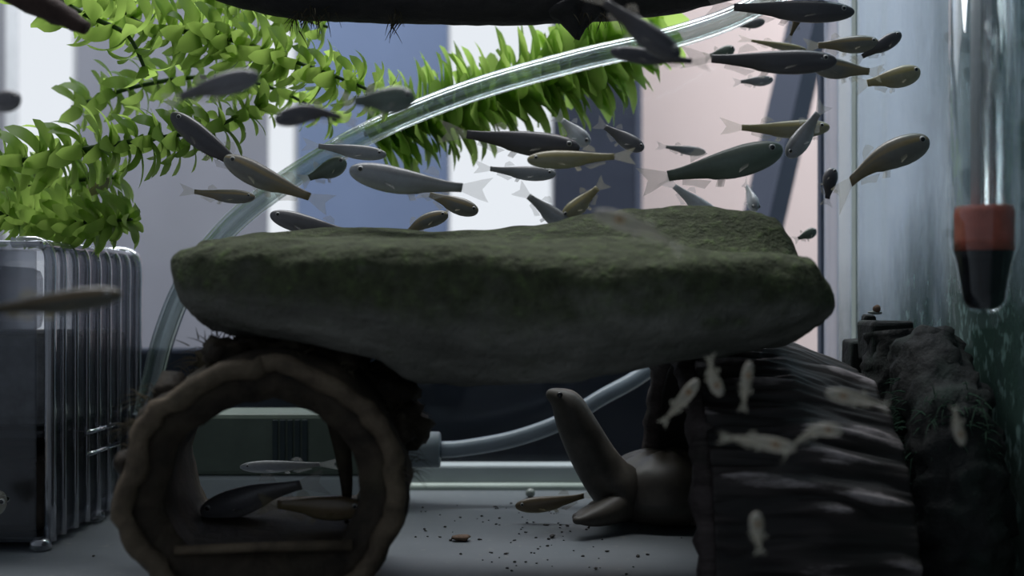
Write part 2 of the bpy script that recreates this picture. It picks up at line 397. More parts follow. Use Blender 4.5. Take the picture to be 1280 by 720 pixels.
# room behind the tank
RY = 1.55
def bx(px, d): return (px-640)/F*d
def bz(py, d): return CAMZ-(py-HORY)/F*d
struct('wall_room', bevel_box('wall_room', -1.6, 1.2, RY, RY+0.05, -0.7, 1.6, 0, M['roomwall']), 'grey room wall behind the tank')
struct('wall_side', bevel_box('wall_side', 0.85, 0.9, 0.0, RY, -0.7, 1.6, 0, M['rightwall']), 'blue grey room wall seen through the side glass')
struct('floor_room', bevel_box('floor_room', -1.6, 1.2, -0.3, RY+0.05, -0.75, -0.7, 0, M['table']))
tb = empty('table', (0, 0.25, -0.7), 'brown table that carries the tank', 'table')
for nm, a in (('table_top', (-0.5, 0.4, -0.4, 0.42, 0.66, 0.6935)),):
    bevel_box(nm, *a, 0.003, M['table'], tb)
for sx in (-0.46, 0.36):
    for sy in (-0.36, 0.38):
        bevel_box('leg', sx-0.02, sx+0.02, sy-0.02, sy+0.02, 0.001, 0.66, 0.002, M['table'], tb)

def window(name, px0, px1, y, label):
    x0, x1 = bx(px0, y), bx(px1, y); e = empty(name, ((x0+x1)/2, y, -0.4), label); e['kind'] = 'structure'
    hx = (x1-x0)/2
    bevel_box('pane', -hx, hx, -0.004, 0.004, 0.0, 1.5, 0, M['daylight'], e)
    for s in (-1, 1):
        bevel_box('window_frame', s*hx-0.008, s*hx+0.008, -0.012, 0.008, 0.0, 1.5, 0.002, M['frame'], e)
    return e
window('window_1', 18, 102, RY-0.04, 'narrow bright window behind the waterweed')
window('window_2', 330, 376, RY-0.04, 'thin bright window strip between grey and blue curtains')
window('window_3', 556, 695, RY-0.04, 'bright white window beside the navy panel')

def curtain(name, px0, px1, y, waves, amp, mat, label):
    x0, x1 = bx(px0, y), bx(px1, y); n = waves*10
    cx = (x0+x1)/2; v = []; f = []
    for lay in (0, 1):
        for i in range(n+1):
            u = i/n; x = x0+(x1-x0)*u-cx
            yy = amp*math.sin(u*waves*2*math.pi)+amp*0.4*math.sin(u*waves*5.1+1)
            for z in (0.0, 1.5): v.append((x, yy+lay*0.003, z))
    m = 2*(n+1)
    for i in range(n):
        f.append((2*i, 2*i+2, 2*i+3, 2*i+1)); f.append((m+2*i, m+2*i+1, m+2*i+3, m+2*i+2))
    o = mesh_obj(name, v, f, mat); o.location = (cx, y, -0.4)
    return tag(o, label, 'curtain')
curtain('curtain', 96, 334, RY-0.09, 3, 0.0009, M['curtgrey'], 'grey curtain hanging behind the waterweed and plastic box')
curtain('curtain', 372, 560, RY-0.09, 2, 0.0009, M['curtblue'], 'blue curtain hanging beside the white window')
y = 1.2
npn = empty('dark_door', ((bx(692, y)+bx(799, y))/2, y, -0.69), 'tall dark navy door edge between white window and beige panel', 'door')
hw = (bx(799, y)-bx(692, y))/2
dl_ = bevel_box('door_leaf', -hw, hw, -0.02, 0.02, 0, 1.9, 0.002, M['navy'], npn)
bevel_box('edge_strip', hw-0.006, hw+0.0005, -0.023, -0.0195, 0, 1.9, 0.0005, M['leanbar'], dl_)
y = 1.3
bp = empty('beige_cupboard', ((bx(790, y)+bx(1050, y))/2, y, -0.69), 'plain pinkish beige cupboard side behind the slanted bar', 'cupboard')
hw = (bx(1200, y)-bx(790, y))/2
bevel_box('side_panel', -hw*0.63, hw*1.37, -0.01, 0.012, 0, 1.95, 0.002, M['beige'], bp)
bevel_box('plinth', -hw*0.6, hw*1.34, -0.008, 0.012, -0.009, -0.0002, 0.001, M['navy'], bp)
y = 0.85
a, b2 = P(1031, -60, y), P(949, 300, y); dirv = (b2-a).normalized()
path = [a-dirv*0.35, b2+dirv*0.42]
v, f = tube_geo(path, [0.0165, 0.0165], 4)
c0 = path[1]
tag(mesh_obj('leaning_bar', shift(v, c0), f, M['leanbar'], smooth=False), 'slanted slate blue bar leaning before the beige panel', 'bar').location = c0
o = bevel_box('dark_board', -0.52, 0.098, 0.012, 0.03, 0, 0.066, 0.002, M['darkboard'])
o.location = (0, 0.535, -0.0065)
tag(o, 'low dark board standing close behind the rear glass', 'board')

# ------------------------------------------------------------------ stone slab
def interp(tab, x):
    if x <= tab[0][0]: return tab[0][1]
    for (a, b), (c, d) in zip(tab, tab[1:]):
        if x <= c:
            t = (x-a)/(c-a); t = t*t*(3-2*t)*0.5+t*0.5
            return b+(d-b)*t
    return tab[-1][1]
SD = 0.315
ftop = [(222,333),(226,318),(240,307),(270,300),(340,296),(450,295),(600,298),(680,300),(760,303),(860,304),(940,308),(990,318),(1015,345),(1030,370),(1036,384)]
btop = [(222,333),(226,318),(240,306),(270,299),(340,293),(450,290),(600,292),(660,286),(740,272),(800,261),(850,256),(910,257),(955,264),(985,277),(1003,300),(1018,330),(1030,362),(1036,384)]
bot = [(222,333),(228,352),(245,388),(270,413),(310,424),(400,434),(480,448),(530,476),(600,485),(700,480),(790,464),(850,449),(930,440),(985,428),(1020,407),(1036,384)]
v = []; f = []; NSX, NR = 170, 72
for i in range(NSX+1):
    u = i/NSX; uu = 0.5-0.5*math.cos(math.pi*u); px = 222.5+(1035.5-222.5)*(0.35*u+0.65*uu)
    zf = bz(interp(ftop, px), SD-0.02); zb = bz(interp(btop, px), SD+0.035); z0 = bz(interp(bot, px), SD-0.005)
    k = max(0.0, 1-((px-629)/407)**2)**0.35
    hy = 0.047*k+0.0015
    zm = (zf+z0)/2
    xc = bx(px, SD)
    for r in range(NR):
        a = 2*math.pi*r/NR
        ca, sa = math.cos(a), math.sin(a)          # ca>0: rear
        ny = math.copysign(abs(ca)**(0.6 if ca < 0 else 0.75), ca)
        if sa >= 0:
            w_ = min(1, max(0, (ny+0.15)/0.6)); zt = zf-0.0015*math.exp(-((ny+0.1)/0.25)**2)*max(0, min(1, (zb-zf)/0.004))+(zb-zf)*w_*w_*(3-2*w_)
            z = zm+(zt-zm)*sa**0.4
            yy = SD+ny*hy+0.004
        else:
            z = zm+(z0-zm)*(-sa)**0.8
            yy = SD+ny*hy*(1-0.18*(-sa))+0.004
        p = Vector((xc*(1 if k > 0.2 else 1), yy, z))
        amp = 0.0034*min(1, k*1.5)
        q = Vector((p.x*26, p.y*60, p.z*60))
        dn = noise.noise(q)+0.5*noise.noise(q*2.3)+0.32*noise.noise(Vector((p.x*110, p.y*260, p.z*320)))+0.2*noise.noise(Vector((p.x*60, p.y*700, p.z*800)))
        nrm = Vector((0, ca, sa))
        v.append(p+nrm*dn*amp*0.7)
for i in range(NSX):
    for r in range(NR):
        r2 = (r+1) % NR
        f.append((i*NR+r, i*NR+r2, (i+1)*NR+r2, (i+1)*NR+r))
f.append(tuple(range(NR))[::-1]); f.append(tuple(NSX*NR+r for r in range(NR)))
c0 = Vector((0, SD, 0.062))
o = mesh_obj('stone_slab', shift(v, c0), [q[::-1] for q in f], M['stone']); o.location = c0
tag(o, 'long flat mossy stone slab resting on the hollow log and bark cave', 'stone')

# ------------------------------------------------------------------ hollow cork log (left)
PC = Vector((-0.064, 0.283, 0.0)); R0 = 0.0355
log = empty('hollow_log', PC, 'short hollow brown cork log carrying the left end of the slab', 'log')
log.rotation_euler = (0, 0, math.radians(8)); NA, NL = 64, 20; LEN = 0.074
def pipe_pt(a, y, r):
    n_ = noise.noise(Vector((math.cos(a)*2.2, math.sin(a)*2.2, y*40)))+0.5*noise.noise(Vector((math.cos(a)*6, math.sin(a)*6, y*110)))
    rr = r+0.0022*n_*(1 if r > 0.03 else 0.7)+(0.03*y*(0.5+0.5*math.sin(a)) if r > 0.03 else 0.05*y)
    return Vector((rr*math.sin(a)*1.06, y, max(0.0003, R0-0.001+rr*math.cos(a))))
v = []; f = []
for j in range(NL+1):
    for k in range(NA): v.append(pipe_pt(2*math.pi*k/NA, 0.002+LEN*j/NL, R0-0.0012*(j == 0)))
n0 = len(v)
for j in range(NL+1):
    for k in range(NA):
        a = 2*math.pi*k/NA; p = pipe_pt(a, 0.002+LEN*j/NL, 0.0232)
        p.z = max(p.z, 0.0198)                  # flat floor inside
        v.append(p)
for j in range(NL):
    for k in range(NA):
        k2 = (k+1) % NA
        f.append((j*NA+k, (j+1)*NA+k, (j+1)*NA+k2, j*NA+k2))
        f.append((n0+j*NA+k, n0+j*NA+k2, n0+(j+1)*NA+k2, n0+(j+1)*NA+k))
for k in range(NA):
    k2 = (k+1) % NA
    f.append((k, k2, n0+k2, n0+k)); f.append((NL*NA+k2, NL*NA+k, n0+NL*NA+k, n0+NL*NA+k2))
mesh_obj('bark_wall', v, f, M['cork'], log)
# pale rounded rim of the mouth
path = [pipe_pt(2*math.pi*k/80, 0.0, 0.0322)+Vector((0, 0.001, 0)) for k in range(81)]
for p in path: p.z = max(p.z, 0.0042)
v, f = tube_geo(path, [0.0026, 0.0028], 10, rough=0.4, rscale=220)
mesh_obj('mouth_rim', v, f, M['corkrim'], log)
v, f = tube_geo([Vector((-0.0225, 0.0015, 0.0198)), Vector((0, 0.001, 0.0202)), Vector((0.0225, 0.0015, 0.0198))], [0.0013, 0.0015, 0.0013], 8, rough=0.3, rscale=300)
mesh_obj('floor_ledge', v, f, M['corkrim'], log)
# peeling flap of bark inside right wall
v = []; f = []
for i in range(9):
    u = i/8; w = 0.006*(1-u)**0.7+0.0004
    c = Vector((0.0175+0.0035*math.sin(u*2), 0.03, R0+0.0165-0.034*u))
    for s, dy in ((-1, 0), (1, 0), (1, 0.0025), (-1, 0.0025)): v.append(c+Vector((s*w*0.5, dy, 0)))
for i in range(8):
    for k in range(4): f.append((i*4+k, i*4+(k+1) % 4, i*4+4+(k+1) % 4, i*4+4+k))
f.append((3, 2, 1, 0)); f.append((32, 33, 34, 35))
mesh_obj('peeling_flap', v, f, M['cork'], log)
# knob lumps on the bark
def lump_geo(c, r, sc=(1, 1, 1), rough=0.3, fr=150, sub=2):
    bm = bmesh.new(); bmesh.ops.create_icosphere(bm, subdivisions=sub, radius=1)
    for q in bm.verts:
        d = q.co.copy(); w = 1+rough*noise.noise(d*1.7+Vector(c)*fr)+rough*0.6*noise.noise(d*4+Vector(c)*fr)
        q.co = Vector(c)+Vector((d.x*sc[0], d.y*sc[1], d.z*sc[2]))*r*w
    v = [q.co.copy() for q in bm.verts]; f = [tuple(x.index for x in q.verts) for q in bm.faces]; bm.free(); return v, f
for a, y, r in ((-0.75, 0.012, 0.0048), (-1.35, 0.006, 0.003), (0.55, 0.02, 0.004), (1.05, 0.03, 0.0045), (0.15, 0.05, 0.004)):
    p = pipe_pt(a, y, R0); v, f = lump_geo(p, r, (1, 1.3, 1), 0.5)
    mesh_obj('bark_knob', v, f, M['cork'], log)
for (x_, y_, z_, r) in ((0.018, 0.03, 0.066, 0.0085), (0.030, 0.035, 0.058, 0.0095), (0.006, 0.028, 0.069, 0.0065), (0.036, 0.03, 0.048, 0.008), (-0.012, 0.02, 0.069, 0.0055), (-0.003, 0.034, 0.0715, 0.0065), (-0.006, 0.05, 0.0715, 0.006)):
    v, f = lump_geo((x_, y_, z_), r, (1.1, 1.5, 0.8), 0.55, 150, 3); mesh_obj('root_mass', v, f, M['cork'], log)
# shaggy root strands on the far right shoulder of the log
def strands(name, spots, mat, parent, n, ln, w, droop=0.5):
    v = []; f = []
    for base, nrm in spots:
        for _ in range(n):
            d = (nrm+Vector([random.uniform(-1, 1)*0.8 for _ in range(3)])).normalized()
            p = base+Vector([random.gauss(0, 1)*0.0016 for _ in range(3)]); s = d.orthogonal().normalized()*w
            L = ln*random.uniform(0.4, 1.2); k0 = len(v)
            for i in range(4):
                u = i/3; q = p+d*L*u+Vector((0, 0, -droop*L*u*u)); ww = s*(1-0.8*u)
                v += [q-ww, q+ww, q+d.cross(s).normalized()*w*(1-0.8*u)]
            for i in range(3):
                for k in range(3): f.append((k0+i*3+k, k0+i*3+(k+1) % 3, k0+i*3+3+(k+1) % 3, k0+i*3+3+k))
    o = mesh_obj(name, v, f, mat, parent); return o
sp_ = []
for _ in range(60):
    a = random.uniform(-1.3, 1.5); y = random.uniform(0.0, 0.06); p = pipe_pt(a, y, R0); sp_.append((p, Vector((math.sin(a), 0, math.cos(a)))))
o = strands('root_fuzz', sp_, M['fuzz'], log, 7, 0.006, 0.00022); o['kind'] = 'stuff'
mc = P(272, 448, 0.31)
cl = empty('moss_clump', mc, 'dark ragged moss clump caught under the left end of slab', 'moss')
v, f = lump_geo((0, 0, 0), 0.0048, (1.2, 1, 0.8), 0.5); mesh_obj('clump_core', v, f, M['fuzz'], cl)
o = strands('moss_strand', [(Vector((0.0045*math.sin(k*2.4), 0.002*math.cos(k), 0.0035*math.cos(k*2.4))), Vector((math.sin(k*2.4), 0, math.cos(k*2.4)))) for k in range(14)], M['fuzz'], cl, 8, 0.006, 0.00025, 0.2); o['kind'] = 'stuff'

# ------------------------------------------------------------------ bark cave (right): arched half log, open to the left
LC = Vector((0.0, 0.362, 0.0))
cave = empty('bark_cave', (0.092, 0.362, 0.0), 'dark ribbed half-log cave carrying the right end of slab', 'log')
def cave_pt(u, a, r):
    # u 0..1 left->right, a 0 front floor .. pi rear floor
    x = -0.037+0.056*u
    hy, hz = 0.068, 0.071
    k = 1-0.08*max(0, u-0.55)*2-0.04*(1-u)
    y = -math.cos(a)*(hy+r)*k; z = math.sin(a)**0.85*(hz+r)*(1-0.14*max(0, u-0.5)*2)
    return Vector((x, y, z))
NU, NAA = 60, 280; v = []; f = []; hv = []
for i in range(NU+1):
    u = i/NU
    for k in range(NAA+1):
        a = math.pi*k/NAA
        wob = a*19+2.2*noise.noise(Vector((u*1.6, a*2.2, 1)))+0.9*noise.noise(Vector((u*4, a*6, 4)))
        ridge = abs(math.sin(wob))**0.8*0.0028*(0.6+0.9*noise.noise(Vector((u*2.4, a*9, 8))))+0.0012*noise.noise(Vector((u*3, a*40, 2)))
        v.append(cave_pt(u, a, ridge)); hv.append(ridge/0.0028)
n0 = len(v)
for i in range(NU+1):
    for k in range(NAA+1): v.append(cave_pt(i/NU, math.pi*k/NAA, -0.007))
w = NAA+1
for i in range(NU):
    for k in range(NAA):
        f.append((i*w+k, (i+1)*w+k, (i+1)*w+k+1, i*w+k+1)); f.append((n0+i*w+k, n0+i*w+k+1, n0+(i+1)*w+k+1, n0+(i+1)*w+k))
for k in range(NAA):
    f.append((k, k+1, n0+k+1, n0+k)); f.append((NU*w+k+1, NU*w+k, n0+NU*w+k, n0+NU*w+k+1))
for i in range(NU):
    f.append((i*w, n0+i*w, n0+(i+1)*w, (i+1)*w)); f.append((i*w+NAA, (i+1)*w+NAA, n0+(i+1)*w+NAA, n0+i*w+NAA))
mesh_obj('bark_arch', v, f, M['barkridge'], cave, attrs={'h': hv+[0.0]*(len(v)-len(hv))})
path = [cave_pt(0, math.pi*k/60, -0.003)+Vector((-0.001, 0, 0)) for k in range(61)]
for p in path: p.z = max(p.z, 0.0032)
v, f = tube_geo(path, [0.0036, 0.004, 0.0036], 8, rough=0.5, rscale=200)
mesh_obj('mouth_rim', v, f, M['bark'], cave)

# stump at the right, with sawn stubs
st = empty('driftwood_stump', (0.131, 0.355, 0.0), 'black knotty driftwood stump with stubs against the side glass', 'driftwood')
def blob_tube(name, pts, radii, mat, parent, seg=18, rough=0.28, rs=90, n=24):
    v, f = tube_geo(catmull([Vector(p) for p in pts], n), radii, seg, True, rough, rs)
    for q in v: q.z = max(q.z, 0.0004)
    return mesh_obj(name, v, f, mat, parent)
def rel(p, e): return Vector(p)-e.location
blob_tube('trunk', [(0, -0.002, 0.0), (0, 0, 0.03), (0.0, 0.004, 0.055), (-0.001, 0.006, 0.074)], [0.0158, 0.0158, 0.0155, 0.0145, 0.012], M['stump'], st, 40, 0.2, 170, 36)
blob_tube('front_root', [(0.001, -0.030, 0.0), (0.0, -0.034, 0.02), (-0.0005, -0.028, 0.045), (0, -0.006, 0.068)], [0.0138, 0.014, 0.0132, 0.011], M['stump'], st, 40, 0.26, 190, 40)
for (xa, xb, ya, yb, da, db) in ((1080, 1133, 401, 452, .358, .374), (1078, 1093, 393, 420, .3745, .382), (1057, 1086, 425, 470, .376, .388)):
    a_, b_ = rel(P(xa, ya, (da+db)/2), st), rel(P(xb, yb, (da+db)/2), st)
    o = bevel_box('stub', a_.x, b_.x, da-st.location.y, db-st.location.y, b_.z, a_.z, 0.0014, M['stump'], st, 3)
    for q in o.data.vertices: q.co += Vector([noise.noise(q.co*200+Vector((k*7, 0, 0))) for k in range(3)])*0.0008
blob_tube('stub', [rel(P(1165, 450, 0.345), st), rel(P(1168, 425, 0.345), st), rel(P(1172, 412, 0.345), st)], [0.008, 0.007, 0.0055], M['stump'], st, 12, 0.3)
sp_ = []
for _ in range(70):
    a = random.uniform(2.2, 5.2); z = random.uniform(0.01, 0.072)
    sp_.append((Vector((0.013*math.cos(a), 0.014*math.sin(a)-0.026, z*0.8)), Vector((math.cos(a), math.sin(a), 0.3))))
o = strands('algae_tuft', sp_, mat_plain('stump_algae', (0.03, 0.06, 0.04), 0.9, 0.1), st, 6, 0.006, 0.0003, 0.5); o['kind'] = 'stuff'
sn = P(1096, 386, 0.37)
s_ = empty('snail', sn, 'tiny tan snail sitting on top of the stump stub', 'snail')
v, f = lump_geo((0, 0, 0), 0.0014, (1, 0.8, 1), 0.1); mesh_obj('shell', v, f, M['pellet'], s_)
v, f = tube_geo(catmull([(-0.003, 0, -0.0012), (-0.001, 0, -0.0013), (0.0016, 0, -0.0014)], 6), [0.0003, 0.0007, 0.0004], 8); mesh_obj('foot', v, f, M['bead'], s_)

# ------------------------------------------------------------------ turtle
TD = 0.405
tl_loc = P(800, 664, TD); tl_loc.z = 0.0
tur = empty('turtle', tl_loc, 'dark soft-shelled turtle craning its neck upward beside the bark cave mouth', 'turtle')
def tp(px, py, d): return P(px, py, d)-tl_loc
sv, se, sr = [], [], []
def chain(start, pts):
    prev = start
    for p, r in pts:
        sv.append(Vector(p)); sr.append(r)
        if prev is not None: se.append((prev, len(sv)-1))
        prev = len(sv)-1
    return prev
root = chain(None, [(tp(825, 625, 0.415), (0.012, 0.0085))])
n1 = chain(root, [(tp(780, 616, 0.409), (0.0088, 0.0082))])
chain(n1, [(tp(753, 592, 0.404), (0.0094, 0.0092)), (tp(733, 556, 0.401), (0.0088, 0.0086)), (tp(718, 526, 0.399), (0.0078, 0.0076)), (tp(707, 501, 0.398), (0.0069, 0.0066)), (tp(693, 494, 0.397), (0.0036, 0.0032)), (tp(682, 490, 0.397), (0.0015, 0.0015))])
def leg(start, pts): return chain(start, pts)
fl = leg(n1, [(tp(772, 634, 0.398), (0.0062, 0.0062)), (tp(752, 643, 0.392), (0.0052, 0.0048)), (tp(733, 646, 0.388), (0.0042, 0.0026))])
for dy in (-0.004, 0, 0.004): chain(fl, [(tp(717, 649, 0.387)+Vector((0, dy, 0)), (0.0017, 0.0014))])
fr_ = leg(n1, [(tp(775, 628, 0.425), (0.006, 0.006)), (tp(760, 634, 0.432), (0.005, 0.0045)), (tp(744, 636, 0.436), (0.004, 0.0025))])
for dy in (-0.004, 0, 0.004): chain(fr_, [(tp(732, 637, 0.437)+Vector((0, dy, 0)), (0.0011, 0.0011))])
rl = leg(root, [(tp(870, 640, 0.402), (0.006, 0.006)), (tp(888, 652, 0.396), (0.004, 0.003))])
chain(root, [(tp(872, 630, 0.43), (0.006, 0.006)), (tp(888, 636, 0.436), (0.004, 0.003))])
me = bpy.data.meshes.new('body'); me.from_pydata([tuple(p) for p in sv], se, []); me.update()
ob = bpy.data.objects.new('body', me); C.objects.link(ob); ob.parent = tur
m = ob.modifiers.new('skin', 'SKIN'); m.use_smooth_shade = True
for i, r in enumerate(sr): me.skin_vertices[0].data[i].radius = r
me.skin_vertices[0].data[0].use_root = True
ob.modifiers.new('sub', 'SUBSURF').levels = 2; ob.modifiers['sub'].render_levels = 2
me.materials.append(M['turtle'])
# shell: carapace dome with rim and scute relief, plastron under it
v = []; f = []; NRr, NSs = 18, 48; cs = tp(834, 612, 0.415); cs.z = 0.0065
for i in range(NRr+1):
    u = i/NRr
    for k in range(NSs):
        a = 2*math.pi*k/NSs
        rr = math.sin(u*math.pi/2); x = 0.0252*rr*math.cos(a); yv = 0.0225*rr*math.sin(a)
        z = 0.0212*math.cos(u*math.pi/2)**0.62
        ring = 0.0006*math.cos(a*9)*rr*(1-rr)*4+0.0007*noise.noise(Vector((x*160, yv*160, 0)))
        lip = 0.0014*math.exp(-((u-1)/0.08)**2)
        v.append(cs+Vector((x*(1+lip*40), yv*(1+lip*40), z+ring)))
for i in range(NRr):
    for k in range(NSs):
        k2 = (k+1) % NSs
        f.append((i*NSs+k, (i+1)*NSs+k, (i+1)*NSs+k2, i*NSs+k2))
f.append(tuple(range(NSs))); f.append(tuple(NRr*NSs+k for k in range(NSs))[::-1])
mesh_obj('carapace', v, f, M['shell'], tur)
v, f = lathe_geo([(0.006, -0.0048), (0.017, -0.0046), (0.021, -0.002), (0.0215, 0.001)], 32, (0, 0, 0))
v = [cs+Vector((q.x*1.2, q.y*0.95, q.z)) for q in v]; mesh_obj('plastron', v, f, M['shell'], tur)
for s in (-1, 1):
    v, f = lump_geo(tp(699, 495, 0.3975)+Vector((0, s*0.0046, 0.0008)), 0.0011, (1, 0.6, 1), 0.0); mesh_obj('eye', v, f, M['eye'], ob)

# ------------------------------------------------------------------ clear ribbed plastic box
BX1, BY0, BY1, BH = -0.156, 0.366, 0.462, 0.1025
BX0 = -0.262
bxm = empty('plastic_box', ((BX0+BX1)/2, (BY0+BY1)/2, 0.0), 'clear ribbed plastic box with dark murky contents', 'box')
cx, cy = bxm.location.x, bxm.location.y
def bb(name, x0, x1, y0, y1, z0, z1, r, mat): return bevel_box(name, x0-cx, x1-cx, y0-cy, y1-cy, z0, z1, r, mat, bxm)
bb('front_panel', BX0, BX1-0.003, BY0, BY0+0.0015, 0.003, BH-0.002, 0.0004, M['boxclear'])
side_p = bb('side_panel', BX1-0.0015, BX1, BY0+0.003, BY1, 0.003, BH-0.002, 0.0004, M['boxclear'])
bb('back_panel', BX0, BX1-0.002, BY1-0.0015, BY1, 0.003, BH-0.002, 0.0004, M['boxclear'])
bb('lid', BX0, BX1, BY0, BY1, BH-0.002, BH+0.0015, 0.0015, M['boxrib'])
# rounded ribs down the side panel, bending over the top edge
for i in range(9):
    y0 = BY0+0.0035+i*0.0106; r = 0.0012 if i else 0.002
    if i == 8: r = 0.0024
    pts = [Vector((BX1-cx-0.012, y0-cy, BH+0.001)), Vector((BX1-cx-0.003, y0-cy, BH+0.0008)), Vector((BX1-cx+0.0006, y0-cy, BH-0.004)), Vector((BX1-cx+0.0006, y0-cy, BH-0.02)), Vector((BX1-cx+0.0006, y0-cy, 0.06)), Vector((BX1-cx+0.0006, y0-cy, 0.003))]
    v, f = tube_geo(catmull(pts, 24), [r, r], 10); mesh_obj('rib', v, f, M['boxrib'], side_p)
for z in (0.036, 0.028):
    v, f = tube_geo([Vector((BX1-cx+0.0025, BY0+0.03-cy, z)), Vector((BX1-cx+0.0025, BY0+0.062-cy, z))], [0.0008, 0.0008], 8); mesh_obj('slot_bar', v, f, M['boxrib'], side_p)
for y0 in (BY0+0.002, BY0+0.05, BY1-0.004):
    v, f = lathe_geo([(0.0028, 0.0003), (0.0036, 0.001), (0.0034, 0.003), (0.0026, 0.0042)], 14, (BX1-cx-0.002, y0-cy, 0)); mesh_obj('foot', v, f, M['boxrib'], bxm)
bb('bottom_panel', BX0, BX1-0.001, BY0, BY1, 0.003, 0.005, 0.0006, M['boxclear'])
o = bb('filter_wool', BX0+0.004, BX1-0.003, BY0+0.012, BY1-0.006, 0.04, 0.072, 0.004, M['wool'])
bb('inner_tray', BX0+0.003, BX1-0.0025, BY0+0.003, BY1-0.003, 0.0375, 0.0398, 0.0006, M['boxclear'])
bb('sludge', BX0+0.004, BX1-0.004, BY0+0.004, BY1-0.006, 0.0052, 0.030, 0.003, M['murk'])
bb('inner_cup', BX0+0.006, BX1-0.02, BY0+0.006, BY0+0.05, 0.0725, 0.096, 0.004, M['boxclear'])

# ------------------------------------------------------------------ hoses, filter
path = catmull([P(180, 520, .435), P(190, 480, .435), P(207, 415, .43), P(235, 350, .425), P(285, 285, .42), P(350, 232, .42), P(425, 185, .42), P(500, 148, .42), P(600, 110, .42), P(720, 76, .42), P(830, 50, .42), P(920, 20, .42), P(1000, -25, .42)], 120)
v, f = pipe_wall_geo(path, 0.0044, 0.0031, 22)
c0 = path[0]
o = mesh_obj('clear_hose', shift(v, c0), f, M['hose']); o.location = c0
tag(o, 'thick clear hose arching up behind slab to the water surface', 'hose')
FY = 0.452
fb = empty('submersible_filter', (bx(370, FY), FY, 0.0), 'greenish submersible filter box seen through the hollow log', 'filter')
x0, x1 = bx(205, FY)-fb.location.x, bx(500, FY)-fb.location.x
hous = bevel_box('housing', x0, x1, -0.012, 0.014, 0.0135, bz(517, FY-0.012), 0.002, M['filter'], fb)
bevel_box('base', x0+0.002, x1-0.002, -0.012, 0.014, 0.0003, 0.0134, 0.0015, M['strip'], fb)
for k in range(5):
    xx = bx(352+k*9, FY)-fb.location.x
    bevel_box('intake_slot', xx-0.001, xx+0.0011, -0.0128, -0.0119, 0.017, 0.036, 0.0002, M['filterdark'], hous)
v, f = tube_geo([Vector((x1-0.001, 0, bz(562, FY))), Vector((x1+0.004, 0, bz(562, FY)))], [0.006, 0.006], 20); mesh_obj('outlet', v, f, M['filter'], fb)
v, f = tube_geo([Vector((x1+0.004, 0, bz(562, FY))), Vector((x1+0.0045, 0, bz(562, FY))), Vector((x1+0.016, 0, bz(562, FY))), Vector((x1+0.0166, 0, bz(562, FY)))], [0.0068, 0.0074, 0.0074, 0.0068], 22); mesh_obj('connector', v, f, M['conn'], fb)
xe = x1+0.0166+fb.location.x
path = catmull([Vector((xe, FY, bz(562, FY))), P(580, 560, FY), P(640, 549, FY), P(700, 528, FY), P(752, 497, .455), P(800, 470, .46), P(850, 430, .465), P(900, 370, .47)], 60)
c0 = path[0]; v, f = tube_geo(path, [0.0034, 0.0034], 16)
o = mesh_obj('grey_hose', shift(v, c0), f, M['greyhose']); o.location = c0
tag(o, 'grey hose running from the filter connector past the turtle neck', 'hose')

# ------------------------------------------------------------------ glass tube with red and black plug
TB = 0.285; tx = bx(1230, TB)
gt = empty('glass_tube', (tx, TB, bz(392, TB)), 'hanging clear glass tube ending in red and black plug', 'tube')
zz = lambda py: bz(py, TB)-gt.location.z
R = 0.0086
prof_o = [(0.0012, zz(391)), (0.0036, zz(388)), (0.0052, zz(380)), (0.0058, zz(365)), (0.0068, zz(330)), (0.0082, zz(310)), (R, zz(300)), (R, zz(-140))]
prof_i = [(R-0.0011, zz(-140)), (R-0.0011, zz(262))]
v, f = lathe_geo(prof_o+prof_i, 32); mesh_obj('glass_wall', v, f[:-2], M['tube'], gt)
v, f = lathe_geo([(0.0073, zz(313.5)), (R-0.0014, zz(300)), (R-0.0013, zz(268)), (R-0.0016, zz(258))], 28); mesh_obj('red_plug', v, f, M['plugred'], gt)
v, f = lathe_geo([(0.0032, zz(386)), (0.0049, zz(376)), (0.0056, zz(350)), (0.0067, zz(325)), (0.0072, zz(314))], 28); mesh_obj('black_plug', v, f, M['plugblack'], gt)
v, f = tube_geo([Vector((-0.0022, 0, zz(259))), Vector((-0.0022, 0, zz(-140)))], [0.0012, 0.0012], 10); mesh_obj('streak_rod', v, f, M['streak'], gt)  # added rod that stands in for bright streaks in the glass
v, f = pipe_wall_geo([Vector((0.0025, 0.001, zz(259))), Vector((0.0025, 0.001, zz(-140)))], 0.0036, 0.0029, 18); mesh_obj('streak_tube', v, f, M['tube'], gt)  # added inner wall, also there to draw upright streaks in the glass

# ------------------------------------------------------------------ driftwood at the water surface
dpts = [P(225, -50, .37), P(330, -16, .37), P(420, -7, .37), P(530, -4, .37), P(640, -3, .37), P(740, -6, .37), P(820, -14, .37), P(900, -30, .37), P(1040, -60, .37)]
dw = empty('driftwood_branch', P(640, 0, .37), 'dark curved driftwood branch floating at the water surface', 'driftwood')
v, f = tube_geo(catmull([p-dw.location for p in dpts], 60), [0.0088, 0.0090, 0.0090, 0.0088], 20, True, 0.07, 120); br_ = mesh_obj('branch', v, f, M['drift'], dw)
v, f = tube_geo(catmull([p-dw.location for p in (P(705, 5, .366), P(716, 28, .366), P(722, 48, .366))], 10), [0.0065, 0.0035, 0.001], 12, True, 0.25, 200); mesh_obj('broken_knot', v, f, M['drift'], br_)
v, f = tube_geo(catmull([p-dw.location for p in (P(740, 8, .366), P(728, 26, .366), P(722, 50, .367))], 10), [0.005, 0.0025, 0.0006], 12, True, 0.25, 200); mesh_obj('broken_knot', v, f, M['drift'], br_)
sp_ = [(P(x, 22, .363)-dw.location, Vector((0, -0.3, -1))) for x in (370, 380, 395, 405, 492, 498, 735, 760)]
